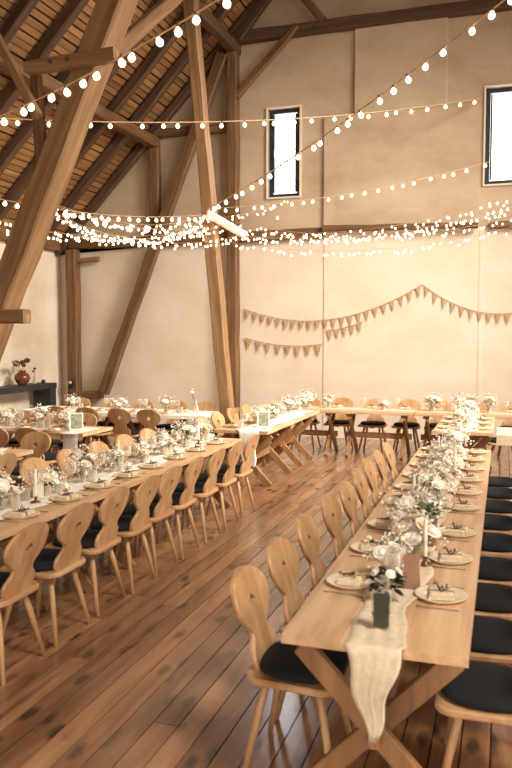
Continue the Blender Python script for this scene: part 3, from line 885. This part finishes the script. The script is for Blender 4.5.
for i in range(9):
    y = 3.75+i*.5
    BQ[(i*3+1) % 4].put((LX+random.uniform(-.04, .04), y, TOP+.008), i*1.3, 'white rose arrangement, %s from the near end of the left long table' % ORD[i], 'flowers', 'white flower arrangements', random.uniform(.85, 1.05))
    if i % 3 == 1: CA.put((LX+(.08 if i % 2 else -.08), y+.25, TOP+.008), 0, 'ivory taper candle, %s from the near end of the left long table' % ORD[i], 'candle', 'taper candles on the left table')
    TL.put((LX+(-.06 if i % 2 else .07), y+.17, TOP+.0095), 0, 'lit tealight, %s from the near end of the left long table' % ORD[i], 'candle', 'tealights on the left table')
menu_card(LX+.02, 4.62, .5, 'white card standing on the left long table', 'paper')

# ================================================================ MIDDLE TABLE
MX = -3.13
table(1.55, MX, 8.8+.775, 0, 'near section of the middle table with white cloth hanging')
table(1.2, MX, 10.37+.6, 0, 'far section of the middle table by the slim leaning post')
tag(runner('table_runner', MX+.12, 8.8, 11.5, .34, .45, .6, 'white_cloth', seed=8, hw=.8), 'white runner on the middle table hanging over its near end', 'runner')
for i, y in enumerate([9.15, 9.75, 10.35, 10.95]):
    chair(MX-.42, y, 0, '%s board chair from the near end, left side of the middle table' % ORD[i], 'chairs along the middle table')
    setting(MX-.225, y, 0, '%s place from near end of the middle table' % ORD[i], cut=False)
for i, y in enumerate([9.5, 10.2, 10.9, 11.5]):
    BQ[i].put((MX+.05, y, TOP+.008), i, '%s white flower arrangement from the near end of the middle table' % ORD[i], 'flowers', 'white flower arrangements', .95)
def photo_frame(x, y, rz, label, s=1.0):
    o = empty('picture_frame', (x, y, TOP+.008), rz, label, 'picture frame')
    m = Matrix.Rotation(R(-10), 4, 'X'); f = MB(); w, h, t = .14*s, .18*s, .016
    f.box((-w/2+t/2, 0, h/2), (t, .015, h), m).box((w/2-t/2, 0, h/2), (t, .015, h), m).box((0, 0, t/2), (w-2*t, .015, t), m).box((0, 0, h-t/2), (w-2*t, .015, t), m)
    f.build('frame', M['paper'], o)
    MB().box((0, 0, h/2), (w-2*t, .006, h-2*t), m).build('picture', M['leaf_pale'], o)
    MB().box((0, .055, h*.3), (.03, .004, h*.62), Matrix.Rotation(R(14), 4, 'X')).build('stand', M['paper'], o)
    return o
photo_frame(MX+.2, 9.15, .25, 'white framed green picture at the near end of the middle table', 1.15)

# ================================================================ CROSS TABLES AT THE GABLE
FY = 11.98
for i, (a, b) in enumerate([(-3.9, -2.5), (-2.48, -1.3), (-1.28, .4)]):
    table(b-a, (a+b)/2, FY, math.pi/2, ['left', 'middle', 'right'][i] + ' one of the three cross tables in front of the gable wall', ins=.16)
FX = [-3.2, -2.62, -2.05, -1.5, -.98, -.42, .14]
for i, x_ in enumerate(FX):
    chair(x_, FY+.44, 270, '%s board chair from the left behind the gable cross tables' % ORD[i], 'chairs behind the gable cross tables')
    setting(x_, FY+.2, 270, '%s place from left on the gable cross tables' % ORD[i], cut=False, tum=False)
tag(MB().box((-1.75, FY, TOP+.003), (4.2, .3, .004)).build('table_runner', M['linen']), 'cream runner across the gable cross tables', 'runner')
for i, (x_, k) in enumerate([(-3.05, 0), (-2.7, 2), (-1.8, 3), (-1.05, 1), (-.62, 0), (-.2, 2)]):
    BQ[k].put((x_, FY-.02, TOP+.008), i, '%s white flower arrangement from the left on the gable cross tables' % ORD[i], 'flowers', 'white flower arrangements', [1.1, .8, .7, 1.1, 1.1, 1.0][i])

# ================================================================ LEFT BACK GROUP
T3X = -5.03; T3Y = 8.27
table(1.8, -5.74, T3Y, math.pi/2, 'crosswise table on the left with white cloth hanging at its right end')
table(2.2, T3X, 6.65-1.1, 0, 'table cut by the left frame edge, behind the left long table')
mb = MB().box((0, 0, .003), (1.8, .34, .004)); mb.box((.79, -.30, .003), (.2, .28, .004)); mb.box((.79, -.372, -.13), (.2, .005, .27)); mb.box((.79, -.377, -.2), (.15, .005, .3))
tag(mb.build('table_runner', M['white_cloth'], loc=(-5.80, T3Y, TOP)), 'white runner on the crosswise left table, one corner hanging', 'runner')
tag(runner('table_runner', T3X, 4.5, 6.6, .2, 0, mat='white_cloth', seed=13), 'white runner on the table cut by the left frame edge', 'runner')
photo_frame(-5.08, 8.15, .5, 'white picture frame leaning at the right end of the crosswise left table', 1.2)
photo_frame(T3X+.05, 6.2, .5, 'white picture frame on the table at the left frame edge', 1.2)
for i, x_ in enumerate([-6.45, -5.95, -5.48]): chair(x_, T3Y+.5, 270, '%s board chair from left, behind the crosswise left table' % ORD[i], 'chairs behind the crosswise left table')
for i, x_ in enumerate([-6.3, -5.75, -5.25]): chair(x_, T3Y-.6, 90, '%s board chair from left, back to camera, before the crosswise left table' % ORD[i], 'chairs before the crosswise left table')
for i, (x_, y) in enumerate([(-5.46, 5.4), (-5.46, 6.0), (-5.46, 6.5)]): chair(x_, y, 0, '%s board chair left of the table at the left frame edge' % ['near', 'middle', 'far'][i], 'chairs at the table on the left frame edge')
chair(-4.95, 6.84, 270, 'board chair at the far end of the table on the left frame edge', None)
chair(-4.58, 5.7, 180, 'board chair on the right of the table at the left frame edge', None)
for i, x_ in enumerate([-6.3, -5.8, -5.35]):
    setting(x_, T3Y-.22, 90, '%s place from left, front edge of the crosswise left table' % ORD[i], cut=False)
    setting(x_-.1, T3Y+.22, 270, '%s place from left, rear edge of the crosswise left table' % ORD[i], cut=False)
for i, y in enumerate([5.5, 6.1]):
    setting(T3X-.22, y, 0, '%s place, left side of table at left frame edge' % ORD[i], cut=False)
    setting(T3X+.22, y+.1, 180, '%s place, right side of table at left frame edge' % ORD[i], cut=False)
for i, x_ in enumerate([-6.2, -5.7, -5.3]):
    BQ[i+1].put((x_, T3Y+.02, TOP+.008), i, '%s white flower arrangement from left on the crosswise left table' % ORD[i], 'flowers', 'white flower arrangements', 1)
BQ[0].put((T3X-.05, 5.8, TOP+.008), 0, 'white flower arrangement on the table at the left frame edge', 'flowers', 'white flower arrangements', 1)
# crosswise table at the back
TBY = 10.5
for i, (a, b) in enumerate([(-7.3, -5.78), (-5.76, -4.24)]):
    table(b-a, (a+b)/2, TBY, math.pi/2, ['left', 'right'][i] + ' half of the white clothed cross table near the left gable')
mb = MB().box((-5.77, TBY, TOP+.002), (3.1, .78, .004)); mb.box((-5.77, TBY-.391, TOP-.02), (3.1, .004, .05)); mb.box((-4.22, TBY, TOP-.02), (.004, .78, .05))
tag(mb.build('tablecloth', M['white_cloth']), 'white tablecloth on the cross table near the left gable', 'tablecloth')
for i, x_ in enumerate([-6.45, -5.92, -5.38, -4.9]):
    chair(x_, 10.06, 90, '%s board chair from left in front of the white clothed cross table' % ORD[i], 'chairs in front of the white clothed cross table')
for i, x_ in enumerate([-6.9, -6.3, -5.7, -5.1, -4.6]):
    chair(x_, 10.98, 270, '%s board chair from the left behind the white clothed cross table' % ORD[i], 'chairs behind the white clothed cross table')
chair(-4.05, TBY-.05, 180, 'board chair at the right end of the white clothed cross table', None)
for i, x_ in enumerate([-6.6, -6.0, -5.4, -4.85]):
    setting(x_, TBY-.2, 90, '%s place from left, front edge of white clothed cross table' % ORD[i], cut=False)
    setting(x_+.1, TBY+.2, 270, '%s place from left, rear edge of white clothed cross table' % ORD[i], cut=False, tum=False)
for i, x_ in enumerate([-6.6, -5.75, -4.95, -4.45]):
    (BQ[i % 4] if i != 3 else BV[0]).put((x_, TBY, TOP+.006), i, '%s flower arrangement from the left on the white clothed cross table' % ORD[i], 'flowers', 'white flower arrangements', .9 if i < 3 else 1.8)
# outer left tables towards the console
table(2.2, -7.5, 8.1, 0, 'outer left table between the console and the left back table')
tag(MB().box((-7.5, 8.1, TOP+.003), (.34, 2.2, .004)).build('table_runner', M['white_cloth']), 'white runner on the outer left table', 'runner')
for i, y in enumerate([7.6, 8.2, 8.8]):
    chair(-7.06, y, 180, '%s board chair on the right of the outer left table' % ORD[i], 'chairs at the outer left table')
    chair(-7.94, y, 0, '%s board chair on the left of the outer left table' % ORD[i], 'chairs at the outer left table')
    setting(-7.5+.23, y, 180, '%s place, right edge of the outer left table' % ORD[i], cut=False)
    BQ[(i+1) % 4].put((-7.53, y+.15, TOP+.006), i, '%s flower arrangement on the outer left table' % ORD[i], 'flowers', 'white flower arrangements', 1)

# ================================================================ CONSOLE AND VASES
c = empty('console', (-8.68, 11.38, 0), 0, 'long dark grey console table against the left wall', 'console')
MB().box((0, 0, .945), (.42, 3.05, .11), bev=.006).build('console_top', M['charcoal'], c)
for s in (-1, 1): MB().box((0, s*1.41, .445), (.4, .2, .89), bev=.006).build('side_panel', M['charcoal'], c)
v = empty('round_vase', (-8.62, 11.98, 1.0), 0, 'round amber glazed vase holding dark dried flowers on the console', 'vase')
MB().lathe([(.05, 0), (.06, .004), (.12, .07), (.15, .14), (.13, .2), (.07, .25), (.065, .27), (.085, .285), (.075, .285), (.055, .265), (.06, .24), (0, .2)], 24).build('body', M['amber'], v, smooth=True)
random.seed(4)
st = MB()
for k, (dx, dy, dz, rr) in enumerate([(-.02, -.14, .42, .075), (.02, .14, .47, .06), (.03, -.02, .44, .05), (0, .05, .38, .045)]):
    st.tube([(0, 0, .2), (dx*.4, dy*.4, .33), (dx, dy, dz)], .004, 6)
    f = MB(); f.sphere((dx, dy, dz), rr, 12, 7, (1, 1, .75), jit=.18); f.build('dried_bloom', M['dried'], v)
for k in range(4): st.tube([(0, 0, .2), (.05, -.1-.06*k, .33), (.03, -.16-.05*k, .4+.02*k)], .003, 5); st.sphere((.03, -.16-.05*k, .4+.02*k), .022, 7, 5)
st.build('stem', M['brown_cord'], v)
v = empty('small_vase', (-8.62, 12.36, 1.0), 0, 'small clear vase with one dark stem right of the round vase', 'vase')
MB().lathe([(.03, 0), (.04, .02), (.035, .08), (.015, .12), (.02, .15), (.016, .15), (.012, .12), (.03, .08), (.03, .02), (0, .02)], 14).build('body', M['glass'], v, smooth=True)
MB().tube([(0, 0, .03), (.01, .01, .2), (.0, .02, .3)], .004, 5).sphere((0, .02, .3), .035, 8, 5, (1, 1, .6), jit=.2).sphere((.0, -.03, .25), .022, 8, 5, jit=.2).build('stem', M['dried'], v)
tag(MB().lathe([(.035, 0), (.04, .01), (.04, .06), (.03, .075), (0, .075)], 14).build('candle_pot', M['black'], loc=(-8.58, 12.6, 1.0)), 'small black pot at the right end of the console', 'pot')
# switch boxes on the corner post
v = empty('power_socket', (-8.6, 13.62, .86), 0, 'dark power socket box low on the corner post', 'socket')
MB().box((-.0, -.0, .07), (.1, .05, .18), bev=.006).build('housing', M['black'], v)
MB().box((.0, -.03, .1), (.06, .02, .06), bev=.004).build('cover', M['plaster_white'], v)

# ================================================================ BUNTING
def bunting(label, P0, P1, sag, n, size, mat='kraft_light', skip=()):
    root = empty('bunting', P0, 0, label, 'bunting', None)
    D = Vector(P1)-Vector(P0)
    def P(t_): return D*t_+Vector((0, 0, -4*sag*t_*(1-t_)))
    MB().tube([P(i/40) for i in range(41)], .006, 5).build('cord', M['brown_cord'], root)
    for k in range(n):
        t_ = (k+.5)/n; p = P(t_); q = P(min(1, t_+.01)); dd = (q-p).normalized()
        w = size*.35*random.uniform(.9, 1.08); h = size*1.25*random.uniform(.92, 1.05)
        th = .003; tw = random.uniform(-.012, .012)
        a = p-dd*w; b = p+dd*w; tip = p+Vector((dd.z*h*.25, tw-.012, -h))
        vs = [a+Vector((0, -th, 0)), b+Vector((0, -th, 0)), tip+Vector((0, -th, 0)), a+Vector((0, th, 0)), b+Vector((0, th, 0)), tip+Vector((0, th, 0))]
        MB().add([tuple(v_) for v_ in vs], [(0, 2, 1), (3, 4, 5), (0, 1, 4, 3), (1, 2, 5, 4), (2, 0, 3, 5)]).build('pennant', M[mat], root)
    return root
BYY = WY-.035
random.seed(2)
bunting('long kraft bunting sagging from the upright post up to the peak', (-4.84, BYY, 2.46), (-1.42, BYY, 2.86), .42, 22, .15)
bunting('short bunting from the peak down to the right frame edge', (-1.42, BYY, 2.86), (.6, BYY, 2.45), .30, 13, .15)
bunting('lower left bunting with larger pennants left of the chimney breast', (-4.84, BYY, 1.9), (-3.25, BYY, 1.78), .09, 8, .18)
bunting('short pale bunting just below the long one on the chimney breast', (-3.2, BYY, 2.03), (-2.5, BYY, 2.2), .03, 5, .16)

# ================================================================ STRING LIGHTS
def mk_bulb(r, mat, sock):
    mb = MB().lathe([(0, -r*2.3), (r*.55, -r*2.1), (r*.95, -r*1.5), (r*.95, -r*1.0), (r*.5, -r*.25), (r*.3, 0)], 10)
    mb.lathe([(r*.33, -.001), (r*.36, r*.1), (r*.36, sock), (0, sock+.002)], 8, mi=1)
    return mb.mesh('bulb', [M[mat], M['socket']], True)
BM_BIG = mk_bulb(.031, 'bulb', .03); BM_MED = mk_bulb(.026, 'fairy', .015); BM_SM = mk_bulb(.0165, 'fairy', .008)
def strand(name, label, P0, P1, sag, n, me, drop=.02, cr=.006, jit=.02, cat='string lights', tilt=.35):
    P0 = Vector(P0); P1 = Vector(P1); D = P1-P0
    root = empty(name, P0, 0, label, cat, None)
    def P(t_): return D*t_+Vector((0, 0, -4*sag*t_*(1-t_)))
    MB().tube([P(i/48) for i in range(49)], cr, 6).build('cable', M['cord'], root)
    for k in range(n):
        t_ = (k+.5+random.uniform(-.25, .25))/n; p = P(t_)
        o = bpy.data.objects.new('bulb', me); COL.objects.link(o); o.parent = root
        o.location = p+Vector((random.uniform(-jit, jit), random.uniform(-jit, jit), -drop+random.uniform(-jit, jit)*.5))
        o.rotation_euler = (random.uniform(-tilt, tilt), random.uniform(-tilt, tilt), 0)
    return root
random.seed(17)
HUB = (-4.52, 11.15, 3.86)
strand('festoon_lights', 'nearest festoon string rising from the left to the top', (-4.96, 6, 3.88), (-1.83, 5, 4.32), .07, 16, BM_BIG, .02, .007, .01)
strand('festoon_lights', 'festoon string climbing from the hub to the upper right corner', (-4.45, 11.1, 3.95), (.3, 6.5, 4.88), .12, 25, BM_BIG, .02, .008, .01)
strand('festoon_lights', 'festoon string running level from upper left to the right window', (-6.3, 8, 4.68), (-.46, 13.7, 6.02), .2, 26, BM_BIG, .02, .007, .01)
strand('festoon_lights', 'small bulb string rising gently across the first window to the right', (-4.5, 11.15, 3.95), (.5, 12.5, 4.86), .18, 26, BM_MED, .015, .004, .01)
strand('festoon_lights', 'small bulb string from the left frame edge to the hub', (-5.54, 7, 3.5), HUB, .12, 22, BM_MED, .02, .004, .02)
fl = [('upper fairy light strand from the big post to the hub', (-4.75, 7.0, 3.42), HUB, .22, 50),
      ('second fairy light strand swagging between big post and hub', (-4.75, 7.05, 3.34), (-4.5, 11.1, 3.8), .34, 52),
      ('third fairy light strand swagging between big post and hub', (-4.72, 7.1, 3.38), (-4.5, 11.2, 3.7), .16, 50),
      ('fairy light strand from the left frame edge past the big post', (-5.3, 6.5, 3.12), (-4.5, 11.2, 3.62), .12, 60),
      ('second strand from the left frame edge, just above the lower one', (-5.4, 6.6, 3.26), (-4.3, 11.3, 3.7), .26, 60),
      ('lowest fairy light strand on the left', (-4.75, 7.15, 3.26), (-4.0, 11.5, 3.58), .22, 50),
      ('fairy light strand from the light bundle to the right frame edge', (-4.05, 11.6, 3.56), (.35, 10.0, 3.66), .24, 64),
      ('upper fairy light strand on the right above the belt beam', (-4.05, 11.6, 3.66), (.4, 11.0, 3.95), .26, 56),
      ('fairy light strand parallel to the belt beam on the right', (-4.1, 11.5, 3.55), (.4, 12.0, 3.9), .2, 54),
      ('lowest fairy light strand drooping below the belt beam', (-4.55, 11.15, 3.5), (.35, 11.0, 3.5), .30, 56),
      ('fairy light strand from the hub straight across to the right', HUB, (.4, 11.6, 3.72), .34, 60),
      ('short fairy light strand climbing from the hub to the first window', (-4.6, 11.1, 3.8), (-3.9, 13.6, 4.5), .10, 22)]
for lb, a, b, sg, n in fl:
    strand('fairy_lights', lb, a, b, sg, n, BM_SM, .03, .0022, .07, 'fairy lights', .6)
# single bulbs dangling below the window string
strand('dangling_light', 'single bulb dangling on a wire below the first window', (-4.1, 13.6, 4.45), (-4.08, 13.6, 4.1), 0, 1, BM_MED, .15, .003, 0)
# wound rope-light bundle on the hub
rb = empty('rope_light_bundle', (0, 0, 0), 0, 'thick glowing bundle of wound rope light hanging at the hub', 'rope light')
A = Vector((-4.5, 11.1, 3.86)); B = Vector((-3.98, 11.5, 3.56)); ax = (B-A).normalized(); s1 = ax.cross(Vector((0, 0, 1))).normalized(); s2 = s1.cross(ax)
for k in range(6):
    pts = []
    for i in range(41):
        t_ = i/40; th = t_*16+k*1.05; rr = .05+.01*math.sin(t_*20+k)
        pts.append(A+(B-A)*t_+s1*math.cos(th)*rr+s2*math.sin(th)*rr)
    MB().tube(pts, .016, 6).build('rope_tube', M['rope'], rb, smooth=True)

# ---------------------------------------------------------------- light
w = bpy.data.worlds.new('world'); SC.world = w; w.use_nodes = True
bg = w.node_tree.nodes['Background']; bg.inputs[0].default_value = lin((255, 247, 236)); bg.inputs[1].default_value = 3.0
def area(name, loc, rot, sx, sy, e, c):
    l = bpy.data.lights.new(name, 'AREA'); l.shape = 'RECTANGLE'; l.size = sx; l.size_y = sy; l.energy = e; l.color = lin(c)[:3]
    o = bpy.data.objects.new(name, l); COL.objects.link(o); o.location = loc; o.rotation_euler = rot; return o
# daylight through the right wall openings (off frame) and the front doors behind the camera
for nm, y, ln, e in (('daylight_far_opening', 10, 4.8, 190), ('daylight_middle_opening', 4, 2.8, 60), ('daylight_near_opening', -1, 2.8, 70)):
    area(nm, (8.95, y, 2.1), (0, R(90), 0), 2.8, ln, e, (255, 247, 234))
area('daylight_doors', (0, -4.3, 1.8), (R(-90), 0, R(180)), 5.6, 3.4, 130, (255, 246, 232))
for k, (xx, yy, e, tgt) in enumerate(((4.2, 5.0, 150, (-3.5, 13.9, -.5)), (3.6, 1.2, 100, (-1.0, 3.8, .6)), (4.6, 8.5, 340, (-7.8, 11.2, -.3)))):
    l = area('added_overhead_fill', (xx, yy, 7.4), (0, 0, 0), 2.2, 2.6, e, (255, 248, 236))  # added fill lamp hung under the right roof slope; no dormer opening there
    l.data.spread = R(76)
    l.rotation_euler = (Vector(tgt)-l.location).to_track_quat('-Z', 'Y').to_euler()
for i, (a, b, z0, z1) in enumerate(wins):
    area('daylight_window', ((a+b)/2, WY+.38, (z0+z1)/2), (R(-90), 0, 0), .6, 1.6, 40, (236, 242, 255))

vs_ = SC.view_settings; vs_.view_transform = 'Standard'; vs_.look = 'None'; vs_.gamma = 1; vs_.use_curve_mapping = False
SC.display_settings.display_device = 'sRGB'
vs_.exposure = 0.2
